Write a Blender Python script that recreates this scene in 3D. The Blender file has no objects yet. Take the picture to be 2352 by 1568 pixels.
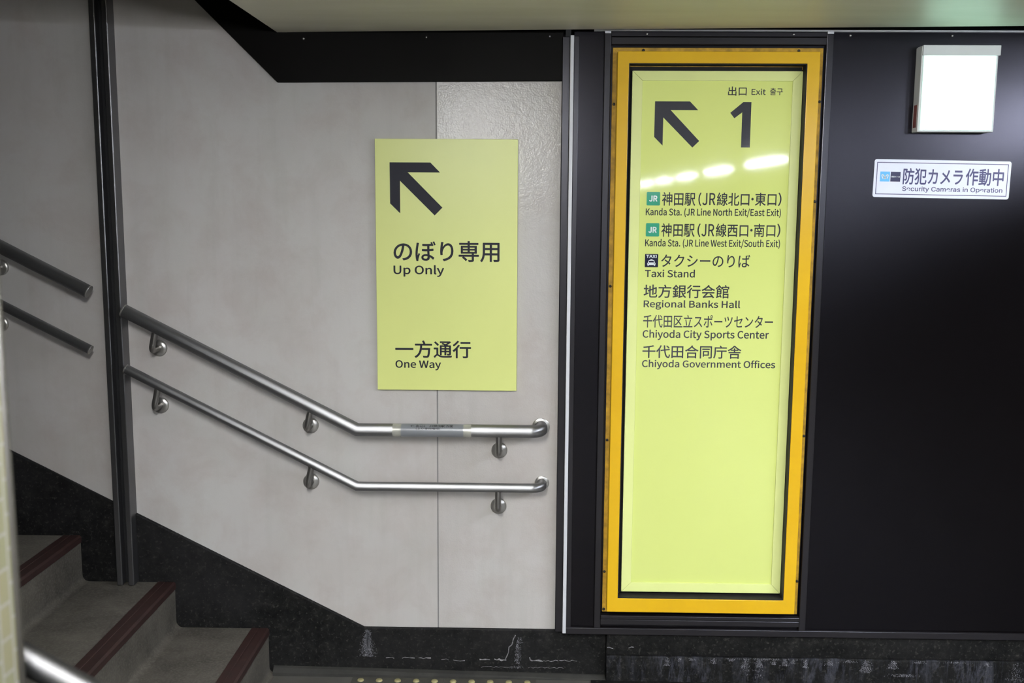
import bpy, bmesh, math, random
from mathutils import Vector, Matrix

random.seed(7)
S = bpy.context.scene
COL = S.collection
RAD = math.radians

# ------------------------------------------------------------------ camera
def camera():
    cd = bpy.data.cameras.new('camera')
    cd.sensor_width = 36.0
    cd.lens = 35.0
    cd.clip_start = 0.05
    cd.dof.use_dof = True
    cd.dof.focus_distance = 3.15
    cd.dof.aperture_fstop = 3.0
    o = bpy.data.objects.new('camera', cd)
    COL.objects.link(o)
    p, y, r = RAD(7.847), RAD(-1.115), RAD(0.352)
    f = Vector((math.sin(y) * math.cos(p), math.cos(y) * math.cos(p), -math.sin(p)))
    rt = Vector((math.cos(y), -math.sin(y), 0))
    up = rt.cross(f)
    X = math.cos(r) * rt + math.sin(r) * up
    U = -math.sin(r) * rt + math.cos(r) * up
    m = Matrix((X, U, -f)).transposed().to_4x4()
    m.translation = Vector((0, 0, 1.586))
    o.matrix_world = m
    S.camera = o
camera()

# ------------------------------------------------------------------ light and exposure
S.view_settings.view_transform = 'Standard'
S.view_settings.look = 'None'
S.view_settings.exposure = 0.0
S.view_settings.gamma = 1.0
S.view_settings.use_curve_mapping = False
W = bpy.data.worlds.new('world')
S.world = W
W.use_nodes = True
W.node_tree.nodes['Background'].inputs['Color'].default_value = (0.9, 0.95, 1.0, 1)
W.node_tree.nodes['Background'].inputs['Strength'].default_value = 0.02
LAMP = 151.0                      # radiance of the corridor tubes
LAMP_COL = (0.975, 0.985, 1.0)
LAMP_COOL = (0.88, 0.94, 1.06)

# ------------------------------------------------------------------ materials
def lin(c):
    return tuple(((v / 255) / 12.92 if v / 255 <= 0.04045 else (((v / 255) + 0.055) / 1.055) ** 2.4) for v in c)

class NT:
    def __init__(s, name):
        s.m = bpy.data.materials.new(name)
        s.m.use_nodes = True
        s.t = s.m.node_tree
        s.b = s.t.nodes['Principled BSDF']
    def n(s, kind, **kw):
        nd = s.t.nodes.new(kind)
        for k, v in kw.items():
            if k in nd.inputs.keys():
                nd.inputs[k].default_value = v
            else:
                setattr(nd, k, v)
        return nd
    def l(s, a, b):
        s.t.links.new(a, b)
    def coord(s, scale=(1, 1, 1), loc=(0, 0, 0), rot=(0, 0, 0)):
        tc = s.n('ShaderNodeTexCoord')
        mp = s.n('ShaderNodeMapping')
        mp.inputs['Scale'].default_value = scale
        mp.inputs['Location'].default_value = loc
        mp.inputs['Rotation'].default_value = rot
        s.l(tc.outputs['Object'], mp.inputs['Vector'])
        return mp.outputs['Vector']
    def noise(s, vec, scale, detail=4, rough=0.5, dist=0.0):
        n = s.n('ShaderNodeTexNoise')
        n.inputs['Scale'].default_value = scale
        n.inputs['Detail'].default_value = detail
        n.inputs['Roughness'].default_value = rough
        n.inputs['Distortion'].default_value = dist
        s.l(vec, n.inputs['Vector'])
        return n.outputs['Fac']
    def ramp(s, fac, stops):
        r = s.n('ShaderNodeValToRGB')
        e = r.color_ramp.elements
        while len(e) < len(stops):
            e.new(0.5)
        for i, (p, c) in enumerate(stops):
            e[i].position = p
            e[i].color = (*c, 1) if len(c) == 3 else c
        s.l(fac, r.inputs['Fac'])
        return r.outputs['Color']
    def mix(s, fac, a, b, mode='MIX'):
        m = s.n('ShaderNodeMix', data_type='RGBA', blend_type=mode)
        for sock, v in ((m.inputs[0], fac), (m.inputs[6], a), (m.inputs[7], b)):
            if isinstance(v, (int, float)):
                sock.default_value = v
            elif isinstance(v, tuple):
                sock.default_value = (*v, 1) if len(v) == 3 else v
            else:
                s.l(v, sock)
        return m.outputs[2]
    def math(s, op, a, b=0.0, clamp=False):
        m = s.n('ShaderNodeMath', operation=op, use_clamp=clamp)
        for sock, v in ((m.inputs[0], a), (m.inputs[1], b)):
            if isinstance(v, (int, float)):
                sock.default_value = v
            else:
                s.l(v, sock)
        return m.outputs[0]
    def bump(s, h, strength=0.2, dist=0.01):
        b = s.n('ShaderNodeBump')
        b.inputs['Strength'].default_value = strength
        b.inputs['Distance'].default_value = dist
        s.l(h, b.inputs['Height'])
        s.l(b.outputs['Normal'], s.b.inputs['Normal'])
    def set(s, **kw):
        for k, v in kw.items():
            k = k.replace('_', ' ')
            sock = s.b.inputs[k]
            if isinstance(v, (int, float)):
                sock.default_value = v
            elif isinstance(v, tuple):
                sock.default_value = (*v, 1) if len(v) == 3 else v
            else:
                s.l(v, sock)
        return s.m

def plain(name, col, rough=0.5, metal=0.0, var=0.06, nscale=9.0, spec=0.5, coat=0.0):
    t = NT(name)
    f = t.noise(t.coord(), nscale, 5, 0.6)
    lo = tuple(c * (1 - var) for c in col)
    hi = tuple(min(1, c * (1 + var)) for c in col)
    return t.set(Base_Color=t.ramp(f, [(0.3, lo), (0.7, hi)]), Roughness=rough, Metallic=metal, Specular_IOR_Level=spec, Coat_Weight=coat)

def emit(name, col, strength):
    t = NT(name)
    return t.set(Base_Color=(0.8, 0.8, 0.8), Emission_Color=col, Emission_Strength=strength)

M = {}
def panel_mat(name, rough, bump):
    t = NT(name)
    v = t.coord()
    a = t.noise(v, 1.7, 5, 0.6, 0.4)
    b = t.noise(v, 7.0, 6, 0.65, 0.3)
    col = t.ramp(a, [(0.30, (0.435, 0.404, 0.378)), (0.5, (0.478, 0.456, 0.438)), (0.70, (0.495, 0.483, 0.462))])
    stain = t.ramp(b, [(0.46, (0, 0, 0)), (0.70, (1, 1, 1))])
    col = t.mix(t.math('MULTIPLY', stain, 0.40), col, (0.375, 0.315, 0.285))
    g = t.noise(t.coord((3.2, 3.2, 1.6), (4, 1, 2)), 2.4, 5, 0.6, 0.5)
    col = t.mix(t.math('MULTIPLY', t.ramp(g, [(0.48, (0, 0, 0)), (0.68, (1, 1, 1))]), 0.35), col, (0.44, 0.435, 0.405))
    vert = t.noise(t.coord((9, 9, 0.9)), 2.2, 4, 0.6)
    col = t.mix(t.math('MULTIPLY', t.ramp(vert, [(0.5, (0, 0, 0)), (0.8, (1, 1, 1))]), 0.25), col, (0.34, 0.315, 0.285))
    fine = t.noise(v, 190, 2, 0.5)
    mid = t.noise(v, 55, 3, 0.5)
    t.bump(t.math('ADD', fine, t.math('MULTIPLY', mid, 1.5)), bump, 0.004)
    return t.set(Base_Color=col, Roughness=rough, Specular_IOR_Level=0.4)
M['panel'] = panel_mat('wall panel', 0.5, 0.05)
M['panel_gloss'] = panel_mat('glossier wall panel', 0.24, 0.14)

def satin(t, base, gloss, rough, normal=None, aniso=0.0):
    """diffuse ground under a satin metal sheen (Beckmann lobe: a tight highlight without long tails)"""
    out = t.t.nodes['Material Output']
    t.t.nodes.remove(t.b)
    d = t.n('ShaderNodeBsdfDiffuse')
    g = t.n('ShaderNodeBsdfAnisotropic', distribution='BECKMANN')
    for sock, v in ((d.inputs['Color'], base), (g.inputs['Color'], gloss), (g.inputs['Roughness'], rough)):
        if isinstance(v, (int, float)):
            sock.default_value = v
        elif isinstance(v, tuple):
            sock.default_value = (*v, 1)
        else:
            t.l(v, sock)
    if normal is not None:
        t.l(normal, g.inputs['Normal'])
        t.l(normal, d.inputs['Normal'])
    if aniso:                      # brushed along the length of rails that lie in planes parallel to the wall
        g.inputs['Anisotropy'].default_value = aniso
        ge = t.n('ShaderNodeNewGeometry')
        cr = t.n('ShaderNodeVectorMath', operation='CROSS_PRODUCT')
        t.l(ge.outputs['Normal'], cr.inputs[0])
        cr.inputs[1].default_value = (0, 1, 0)
        nm = t.n('ShaderNodeVectorMath', operation='NORMALIZE')
        t.l(cr.outputs[0], nm.inputs[0])
        t.l(nm.outputs[0], g.inputs['Tangent'])
    ad = t.n('ShaderNodeAddShader')
    t.l(d.outputs[0], ad.inputs[0])
    t.l(g.outputs[0], ad.inputs[1])
    t.l(ad.outputs[0], out.inputs['Surface'])
    return t.m

def steel(name, rough=0.36, col=(0.36, 0.35, 0.34), along='x', aniso=0.0, ground=0.12):
    t = NT(name)
    sc = {'x': (2, 160, 160), 'z': (160, 160, 2)}[along]
    f = t.noise(t.coord(sc), 1.6, 3, 0.6)
    bp = t.n('ShaderNodeBump')
    bp.inputs['Strength'].default_value = 0.03
    bp.inputs['Distance'].default_value = 0.001
    t.l(f, bp.inputs['Height'])
    d = t.noise(t.coord(), 6, 5, 0.6)
    c = t.ramp(d, [(0.3, tuple(x * 0.84 for x in col)), (0.7, col)])
    r = t.n('ShaderNodeMapRange')
    r.inputs['To Min'].default_value = rough - 0.05
    r.inputs['To Max'].default_value = rough + 0.07
    t.l(d, r.inputs['Value'])
    return satin(t, tuple(x * ground for x in col), c, r.outputs['Result'], None if aniso else bp.outputs['Normal'], aniso)
M['steel'] = steel('brushed stainless steel', 0.42, (0.285, 0.285, 0.292), aniso=0.42)
M['steel_plain'] = steel('dull stainless steel', 0.34, (0.27, 0.26, 0.25))
M['steel_dimmed'] = steel('dimmed dull steel', 0.5, (0.085, 0.084, 0.085))  # same steel as the other rails, darkened to mute the near highlight
M['steel_dark'] = steel('dull guide steel', 0.36, (0.20, 0.197, 0.203), 'z')
M['alu'] = plain('satin aluminium', (0.60, 0.61, 0.64), 0.5, 0.1, 0.04, 20)
M['flange'] = steel('flange steel', 0.30, (0.36, 0.35, 0.33), ground=0.28)

def dark_metal(name, col, gloss, rough):
    t = NT(name)
    f = t.noise(t.coord((220, 220, 1.5)), 1.0, 3, 0.6)
    bp = t.n('ShaderNodeBump')
    bp.inputs['Strength'].default_value = 0.02
    bp.inputs['Distance'].default_value = 0.001
    t.l(f, bp.inputs['Height'])
    d = t.noise(t.coord(), 3.0, 6, 0.62)
    c = t.ramp(d, [(0.3, tuple(x * 0.93 for x in col)), (0.7, tuple(x * 1.07 for x in col))])
    r = t.n('ShaderNodeMapRange')
    r.inputs['To Min'].default_value = rough - 0.004
    r.inputs['To Max'].default_value = rough + 0.006
    t.l(d, r.inputs['Value'])
    return satin(t, c, gloss, r.outputs['Result'], bp.outputs['Normal'])
M['dark_wall'] = dark_metal('dark brown coated panel', (0.0019, 0.0014, 0.0014), (0.0205, 0.020, 0.0242), 0.27)
M['dark_trim'] = dark_metal('dark grey coated trim', (0.0125, 0.0112, 0.0120), (0.034, 0.034, 0.039), 0.28)
M['fascia'] = plain('black fascia', (0.0030, 0.0026, 0.0022), 0.5, 0.0, 0.2, 4, 0.08)
M['joint'] = plain('grey joint filler', (0.20, 0.195, 0.19), 0.8, 0, 0.1)
M['black'] = plain('black void', (0.004, 0.004, 0.004), 0.8, 0, 0.1)
M['liner'] = plain('dark grey liner', (0.020, 0.019, 0.019), 0.6, 0, 0.2, 30, 0.2)
M['slot'] = plain('dark slot', (0.006, 0.006, 0.007), 0.7, 0, 0.1)

def ceiling_mat():
    t = NT('brushed ceiling panel')
    f = t.noise(t.coord((1.2, 70, 70)), 1.5, 5, 0.65)
    d = t.noise(t.coord((1.0, 5, 5)), 2.0, 5, 0.6)
    c = t.ramp(d, [(0.25, (0.74, 0.71, 0.58)), (0.75, (0.84, 0.81, 0.69))])
    t.bump(f, 0.08, 0.002)
    return t.set(Base_Color=c, Metallic=0.08, Roughness=0.45, Specular_IOR_Level=0.25)
M['ceiling'] = ceiling_mat()

def granite(name, effl):
    t = NT(name)
    v = t.coord()
    a = t.noise(v, 26, 8, 0.75)
    s = t.noise(v, 95, 3, 0.6)
    c = t.ramp(a, [(0.33, (0.0042, 0.0042, 0.0045)), (0.55, (0.011, 0.0108, 0.0105)), (0.75, (0.030, 0.028, 0.026))])
    c = t.mix(t.math('MULTIPLY', t.ramp(s, [(0.57, (0, 0, 0)), (0.70, (1, 1, 1))]), 0.42), c, (0.075, 0.072, 0.064))
    blotch = t.ramp(t.noise(v, 3.0, 4, 0.6), [(0.45, (0, 0, 0)), (0.75, (1, 1, 1))])
    c = t.mix(t.math('MULTIPLY', blotch, 0.45), c, (0.026, 0.025, 0.026))
    if effl:
        st = t.noise(t.coord((16, 1, 3.2)), 2.1, 7, 0.78, 0.5)
        st = t.ramp(st, [(0.47, (0, 0, 0)), (0.72, (1, 1, 1))])
        reg = t.ramp(t.noise(t.coord((2.2, 1, 1), (0.3, 0, 0)), 1.6, 2, 0.5), [(0.36, (0, 0, 0)), (0.6, (1, 1, 1))])
        sp = t.noise(v, 90, 5, 0.7)
        k = t.math('MULTIPLY', t.math('MULTIPLY', st, reg), t.math('MULTIPLY', sp, 1.1))
        c = t.mix(t.math('MULTIPLY', k, 0.8, True), c, (0.16, 0.165, 0.21))
    t.bump(a, 0.12, 0.003)
    return t.set(Base_Color=c, Roughness=0.5, Specular_IOR_Level=0.07)
M['granite'] = granite('black granite skirting', False)
M['granite_salt'] = granite('black granite with salt streaks', True)

def salt():
    t = NT('white salt deposit')
    n = t.noise(t.coord(), 130, 5, 0.75)
    return t.set(Base_Color=t.ramp(n, [(0.3, (0.05, 0.05, 0.055)), (0.7, (0.34, 0.33, 0.34))]), Roughness=0.9)
M['salt'] = salt()
def salt_soft():
    t = NT('thin salt bloom')
    n = t.noise(t.coord((1, 1, 0.45)), 95, 6, 0.8)
    return t.set(Base_Color=t.ramp(n, [(0.30, (0.05, 0.05, 0.056)), (0.52, (0.16, 0.16, 0.18)), (0.75, (0.42, 0.42, 0.45))]), Roughness=0.9)
M['salt_soft'] = salt_soft()

def step_mat():
    t = NT('worn grey terrazzo')
    v = t.coord()
    a = t.noise(v, 5, 6, 0.65)
    s = t.noise(v, 140, 3, 0.6)
    c = t.ramp(a, [(0.3, (0.030, 0.0268, 0.022)), (0.7, (0.104, 0.093, 0.078))])
    c = t.mix(t.math('MULTIPLY', t.ramp(s, [(0.45, (0, 0, 0)), (0.7, (1, 1, 1))]), 0.35), c, (0.17, 0.155, 0.13))
    t.bump(s, 0.12, 0.002)
    return t.set(Base_Color=c, Roughness=0.7)
M['step'] = step_mat()
M['nosing'] = plain('dark red nosing', (0.026, 0.0098, 0.0082), 0.6, 0, 0.25, 30)
M['floor'] = plain('grey corridor floor', (0.09, 0.086, 0.076), 0.5, 0, 0.2, 6)
M['kerb'] = plain('grey mortar fillet', (0.022, 0.0212, 0.0185), 0.8, 0, 0.35, 14)
M['block'] = plain('worn grey paving block', (0.06, 0.057, 0.048), 0.7, 0, 0.2, 20)
M['stud'] = plain('worn yellow stud', (0.30, 0.27, 0.13), 0.6, 0, 0.25, 60)
M['far'] = plain('dark corridor wall', (0.06, 0.058, 0.055), 0.4, 0, 0.1, 3)

def tile_mat():
    t = NT('pale yellow glazed tile')
    tc = t.n('ShaderNodeTexCoord')
    sx = t.n('ShaderNodeSeparateXYZ')
    t.l(tc.outputs['Object'], sx.inputs[0])
    cb = t.n('ShaderNodeCombineXYZ')
    t.l(sx.outputs['Z'], cb.inputs['X'])
    t.l(t.math('ADD', sx.outputs['Y'], sx.outputs['X']), cb.inputs['Y'])
    br = t.n('ShaderNodeTexBrick')
    br.offset = 0.5
    br.inputs['Scale'].default_value = 1.0
    br.inputs['Mortar Size'].default_value = 0.0022
    br.inputs['Mortar Smooth'].default_value = 0.1
    br.inputs['Brick Width'].default_value = 0.0478
    br.inputs['Row Height'].default_value = 0.0285
    br.inputs['Color1'].default_value = (0.150, 0.150, 0.092, 1)
    br.inputs['Color2'].default_value = (0.175, 0.160, 0.098, 1)
    br.inputs['Mortar'].default_value = (0.235, 0.23, 0.215, 1)
    t.l(cb.outputs[0], br.inputs['Vector'])
    n = t.noise(t.coord((1, 1, 1)), 14, 3)
    c = t.mix(t.math('MULTIPLY', n, 0.3), br.outputs['Color'], (0.14, 0.135, 0.08))
    t.bump(t.math('SUBTRACT', 1.0, br.outputs['Fac']), 0.5, 0.003)
    return t.set(Base_Color=c, Roughness=0.5, Specular_IOR_Level=0.2)
M['tile'] = tile_mat()
M['tile_edge'] = plain('brown edge trim', (0.022, 0.020, 0.016), 0.5, 0, 0.2, 30)

SIGN_COL = (0.66, 0.71, 0.245)
M['sign'] = plain('yellow green enamel', (0.665, 0.715, 0.235), 0.36, 0, 0.03, 2.0)
def lit_face():
    t = NT('backlit yellow green acrylic')
    n = t.noise(t.coord((1, 1, 0.6)), 2.0, 3)
    c = t.ramp(n, [(0.3, (0.54, 0.605, 0.180)), (0.7, (0.56, 0.625, 0.195))])
    return t.set(Base_Color=c, Roughness=0.045, Specular_IOR_Level=0.5, Emission_Color=c, Emission_Strength=0.20)
M['lit'] = lit_face()
M['lit_frame'] = plain('pale yellow green frame', (0.72, 0.78, 0.30), 0.3, 0, 0.03, 4)
M['ink'] = plain('charcoal lettering', (0.020, 0.021, 0.030), 0.5, 0, 0.05, 9.0, 0.15)
M['ink_gloss'] = plain('charcoal print under acrylic', (0.044, 0.045, 0.058), 0.05, 0, 0.05)  # base lightened: the veil of reflected light is put into the colour
M['jr'] = plain('green line mark', (0.055, 0.35, 0.22), 0.05, 0, 0.03)
M['white_print'] = plain('white print', (0.75, 0.80, 0.82), 0.1, 0, 0.02)
M['navy'] = plain('navy print', (0.030, 0.030, 0.085), 0.15, 0, 0.03)
M['taxi_navy'] = plain('navy taxi mark', (0.025, 0.025, 0.050), 0.05, 0, 0.03)
M['navy_ink'] = plain('navy lettering', (0.028, 0.024, 0.125), 0.4, 0, 0.05)
M['sky_blue'] = plain('light blue print', (0.10, 0.46, 0.86), 0.3, 0, 0.03)
M['sticker'] = plain('bluish white vinyl', (0.76, 0.79, 0.90), 0.35, 0, 0.02)
def yellow_mat():
    t = NT('golden yellow enamel')
    v = t.coord()
    n = t.noise(v, 5, 4)
    sc = t.noise(t.coord((1, 1, 3.5)), 24, 6, 0.7, 0.6)
    c = t.ramp(n, [(0.3, (0.66, 0.385, 0.008)), (0.7, (0.72, 0.435, 0.010))])
    c = t.mix(t.math('MULTIPLY', t.ramp(sc, [(0.70, (0, 0, 0)), (0.80, (1, 1, 1))]), 0.5), c, (0.30, 0.16, 0.01))
    return t.set(Base_Color=c, Roughness=0.24, Specular_IOR_Level=0.35)
M['yellow'] = yellow_mat()
M['yellow_dirty'] = plain('grimy yellow flange', (0.46, 0.265, 0.016), 0.6, 0, 0.4, 40)
M['screw'] = plain('screw steel', (0.35, 0.34, 0.33), 0.3, 1.0, 0.05)
M['screw_dark'] = plain('dark screw', (0.03, 0.028, 0.025), 0.5, 0.5, 0.1)
M['housing'] = plain('white lamp housing', (0.60, 0.62, 0.62), 0.4, 0, 0.03)
M['red_label'] = plain('dull red label', (0.20, 0.055, 0.045), 0.5, 0, 0.2, 60)
M['pane'] = emit('lit white pane', (0.40, 1.0, 0.74), 2.6)
M['pane_rim'] = emit('greenish pane rim', (0.50, 1.0, 0.80), 0.8)
M['tube'] = emit('lamp diffuser', LAMP_COL, LAMP)
M['tube_cool'] = emit('cool lamp diffuser', LAMP_COOL, LAMP)
M['sleeve'] = plain('grey vinyl sleeve', (0.19, 0.198, 0.215), 0.3, 0, 0.04)
M['sleeve_ink'] = plain('black lettering on sleeve', (0.012, 0.012, 0.015), 0.3, 0, 0.05)
M['tape'] = plain('clear tape band', (0.44, 0.435, 0.39), 0.25, 0.35, 0.1, 30)

# ------------------------------------------------------------------ mesh helpers
def link(name, bm, mat, parent=None, smooth=False, bevel=0.0, segs=2, recalc=True):
    if recalc:
        bmesh.ops.recalc_face_normals(bm, faces=bm.faces[:])
    me = bpy.data.meshes.new(name)
    bm.to_mesh(me)
    bm.free()
    me.materials.append(M[mat] if isinstance(mat, str) else mat)
    if smooth:
        for p in me.polygons:
            p.use_smooth = True
    o = bpy.data.objects.new(name, me)
    COL.objects.link(o)
    if bevel:
        b = o.modifiers.new('edge', 'BEVEL')
        b.width = bevel
        b.segments = segs
        b.limit_method = 'ANGLE'
    if parent is not None:
        o.parent = parent
        o.matrix_parent_inverse = Matrix.Translation(-Vector(wloc(parent)))
    return o

def wloc(o):
    v = Vector(o.location)
    if o.parent is not None:
        v += wloc(o.parent) + o.matrix_parent_inverse.translation
    return v

def thing(name, label, cat, loc, group=None):
    o = bpy.data.objects.new(name, None)
    o.empty_display_size = 0.05
    COL.objects.link(o)
    o.location = loc
    return tag(o, label, cat, group)

def tag(o, label, cat, group=None):
    o['label'] = label
    o['category'] = cat
    if group:
        o['group'] = group
    return o

def struct(o):
    o['kind'] = 'structure'
    return o

def box(bm, x0, x1, y0, y1, z0, z1):
    vs = [bm.verts.new((x, y, z)) for x in (x0, x1) for y in (y0, y1) for z in (z0, z1)]
    for f in ((0, 1, 3, 2), (4, 6, 7, 5), (0, 4, 5, 1), (2, 3, 7, 6), (0, 2, 6, 4), (1, 5, 7, 3)):
        bm.faces.new([vs[i] for i in f])
    return bm

def prism_xz(bm, pts, y0, y1):
    a = [bm.verts.new((x, y0, z)) for x, z in pts]
    b = [bm.verts.new((x, y1, z)) for x, z in pts]
    bm.faces.new(a)
    bm.faces.new(b[::-1])
    n = len(pts)
    for i in range(n):
        bm.faces.new((a[i], b[i], b[(i + 1) % n], a[(i + 1) % n]))
    return bm

def poly_xz(bm, pts, y):
    bm.faces.new([bm.verts.new((x, y, z)) for x, z in pts])
    return bm

def rect_frame(bm, o, i, y0, y1, gap=0.0):
    """four mitred members between outer rectangle o and inner rectangle i (x0,x1,z0,z1)"""
    ox0, ox1, oz0, oz1 = o
    ix0, ix1, iz0, iz1 = i
    g = gap
    prism_xz(bm, [(ox0 + g, oz1), (ox1 - g, oz1), (ix1 - g, iz1), (ix0 + g, iz1)], y0, y1)
    prism_xz(bm, [(ox0 + g, oz0), (ox1 - g, oz0), (ix1 - g, iz0), (ix0 + g, iz0)], y0, y1)
    prism_xz(bm, [(ox0, oz0 + g), (ox0, oz1 - g), (ix0, iz1 - g), (ix0, iz0 + g)], y0, y1)
    prism_xz(bm, [(ox1, oz0 + g), (ox1, oz1 - g), (ix1, iz1 - g), (ix1, iz0 + g)], y0, y1)
    return bm

def ring_frame(bm, o, i, y0, y1):
    """one seamless rectangular frame"""
    def ring(r, y):
        x0, x1, z0, z1 = r
        return [bm.verts.new(p) for p in ((x0, y, z0), (x1, y, z0), (x1, y, z1), (x0, y, z1))]
    a, b, c, d = ring(o, y0), ring(i, y0), ring(i, y1), ring(o, y1)
    for p, q in ((a, b), (b, c), (c, d), (d, a)):
        for k in range(4):
            bm.faces.new((p[k], p[(k + 1) % 4], q[(k + 1) % 4], q[k]))
    return bm

def sweep(bm, pts, r, seg=28, caps=True):
    """a round tube along a polyline with mitred corners"""
    pts = [Vector(p) for p in pts]
    n = len(pts)
    tang = [(pts[i + 1] - pts[i]).normalized() for i in range(n - 1)]
    ref = Vector((0, 0, 1)) if abs(tang[0].z) < 0.9 else Vector((0, 1, 0))
    u = tang[0].cross(ref).normalized()
    v = tang[0].cross(u).normalized()
    rings = []
    ring = [pts[0] + r * (math.cos(2 * math.pi * k / seg) * u + math.sin(2 * math.pi * k / seg) * v) for k in range(seg)]
    rings.append(ring)
    for i in range(1, n):
        t = tang[i - 1]
        if i < n - 1:
            pn = (tang[i - 1] + tang[i]).normalized()
        else:
            pn = t
        new = []
        for p in rings[-1]:
            d = (pts[i] - p).dot(pn) / t.dot(pn)
            new.append(p + t * d)
        rings.append(new)
    vr = [[bm.verts.new(p) for p in rg] for rg in rings]
    for a, b in zip(vr[:-1], vr[1:]):
        for k in range(seg):
            bm.faces.new((a[k], a[(k + 1) % seg], b[(k + 1) % seg], b[k]))
    if caps:
        bm.faces.new(vr[0][::-1])
        bm.faces.new(vr[-1])
    return bm

def arc(c, a, b, n):
    """points turning from c+a to c+b a quarter"""
    c, a, b = Vector(c), Vector(a), Vector(b)
    return [c + a * math.cos(math.pi / 2 * k / n) + b * math.sin(math.pi / 2 * k / n) for k in range(n + 1)]

def autosmooth(o, ang=40):
    for p in o.data.polygons:
        p.use_smooth = True
    o.data.set_sharp_from_angle(angle=RAD(ang))
    return o

def disc(bm, x, z, y_back, y_front, r, dome=0.0, seg=28):
    """a flat round plate on a wall facing -y, with a small rounded edge"""
    prof = [(r, y_back), (r, y_front + 0.25 * (y_back - y_front)), (r * 0.92, y_front), (r * 0.5, y_front - dome)]
    rings = [[bm.verts.new((x + rr * math.cos(2 * math.pi * k / seg), yy, z + rr * math.sin(2 * math.pi * k / seg))) for k in range(seg)] for rr, yy in prof]
    for a, b in zip(rings[:-1], rings[1:]):
        for k in range(seg):
            bm.faces.new((a[k], a[(k + 1) % seg], b[(k + 1) % seg], b[k]))
    bm.faces.new(rings[-1])
    bm.faces.new(rings[0][::-1])
    return bm

_tc = {}
def face(name):
    """a typeface that comes with Blender itself; the built-in one if it is missing"""
    import os
    try:
        return bpy.data.fonts.load(os.path.join(bpy.utils.system_resource('DATAFILES'), 'fonts', name))
    except Exception:
        return None
FACE = {'sans': face('Noto Sans CJK Regular.woff2'), 'grotesque': face('Inter.woff2')}
def text_mesh(body, bold=0.0, font='sans'):
    key = (body, bold, font)
    if key in _tc:
        return _tc[key]
    c = bpy.data.curves.new('writing', 'FONT')
    c.body = body
    if FACE[font] is not None:
        c.font = FACE[font]
    c.resolution_u = 5
    o = bpy.data.objects.new('writing', c)
    COL.objects.link(o)
    dg = bpy.context.evaluated_depsgraph_get()
    dg.update()
    me = bpy.data.meshes.new_from_object(o.evaluated_get(dg))
    vs = [(v.co.x, v.co.y) for v in me.vertices]
    fs = [tuple(p.vertices) for p in me.polygons]
    if bold:                       # a heavier weight: the glyph laid over itself all round
        base, n = vs, len(vs)
        vs, f0 = list(base), fs
        fs = list(f0)
        for k in range(8):
            a = math.pi / 4 * k
            dx, dy = bold * math.cos(a), bold * math.sin(a)
            fs += [tuple(i + len(vs) for i in f) for f in f0]
            vs += [(x + dx, y + dy) for x, y in base]
    bpy.data.objects.remove(o)
    bpy.data.curves.remove(c)
    bpy.data.meshes.remove(me)
    _tc[key] = (vs, fs)
    return vs, fs

def write(runs, y, mat, parent, name='lettering', bold=0.012, fn=None, label=None, font='sans'):
    """runs: (text, x0, x1, z0, z1) - each fitted to its own rectangle; one flat mesh facing -y"""
    bm = bmesh.new()
    for body, x0, x1, z0, z1 in runs:
        vs, fs = text_mesh(body, bold, font)
        xs = [v[0] for v in vs]
        zs = [v[1] for v in vs]
        ax, bx, az, bz = min(xs), max(xs), min(zs), max(zs)
        vv = []
        n0 = len(vs) // 9 if bold else len(vs)
        for a, b in vs:
            X = x0 + (a - ax) / (bx - ax) * (x1 - x0)
            Z = z0 + (b - az) / (bz - az) * (z1 - z0)
            vv.append(bm.verts.new(fn(X, Z) if fn else (X, y - 0.000012 * (len(vv) // n0), Z)))
        for f in fs:
            try:
                bm.faces.new([vv[i] for i in f])
            except ValueError:
                pass
    o = link(name, bm, mat, parent, recalc=False)
    if label:
        o['label'] = label
    return o

def copy_obj(o, parent=None):
    c = o.copy()
    COL.objects.link(c)
    if parent is not None:
        c.parent = parent
    return c

# ------------------------------------------------------------------ the setting
CZ = 2.112                     # ceiling height
WALL = 3.2                     # face of the pale stair wall
DARK = 3.17                    # face of the dark corridor wall
RISE, RUN = 0.1587, 0.3125
X0 = -0.881                    # first riser
SK = 0.167                     # height of the skirting

struct(link('floor', box(bmesh.new(), -0.881, 5.0, -20, 3.3, -0.12, 0.0), 'floor'))
struct(link('wall_back', box(bmesh.new(), -4.4, 0.1, 3.222, 3.45, -0.1, 4.6), 'black'))
wb = bpy.data.objects['wall_back']
link('panel', box(bmesh.new(), -4.4, -1.345, WALL, 3.222, 0.0, 4.6), 'panel', wb)
link('panel', box(bmesh.new(), -1.345, -0.3080, WALL, 3.222, 0.0, 4.6), 'panel', wb)
link('joint_filler', box(bmesh.new(), -0.3080, -0.3035, WALL + 0.0012, 3.222, 0.0, 2.2), 'joint', wb)
link('panel', box(bmesh.new(), -0.3035, 0.0905, WALL, 3.222, 0.0, 4.6), 'panel_gloss', wb)

struct(link('wall_right', box(bmesh.new(), 0.125, 5.0, DARK, 3.45, SK, 2.45), 'dark_wall'))
struct(link('wall_east', box(bmesh.new(), 5.0, 5.2, -20, 3.45, -0.1, 2.5), 'far'))
struct(link('wall_south', box(bmesh.new(), -0.9, 5.2, -20.2, -20, -0.1, 2.5), 'far'))
struct(link('wall_left', box(bmesh.new(), -0.96, -0.70, -20, 1.28, -0.1, CZ), 'tile'))
struct(link('wall_stairside', box(bmesh.new(), -4.4, -0.96, 1.08, 1.28, -0.1, 4.6), 'tile'))
struct(link('wall_west', box(bmesh.new(), -4.6, -4.4, 1.08, 3.45, 1.0, 4.6), 'panel'))
struct(link('trim_1', sweep(bmesh.new(), [(-0.7, 1.284, -0.1), (-0.7, 1.284, CZ)], 0.006, 10), 'tile_edge', smooth=True))

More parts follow.
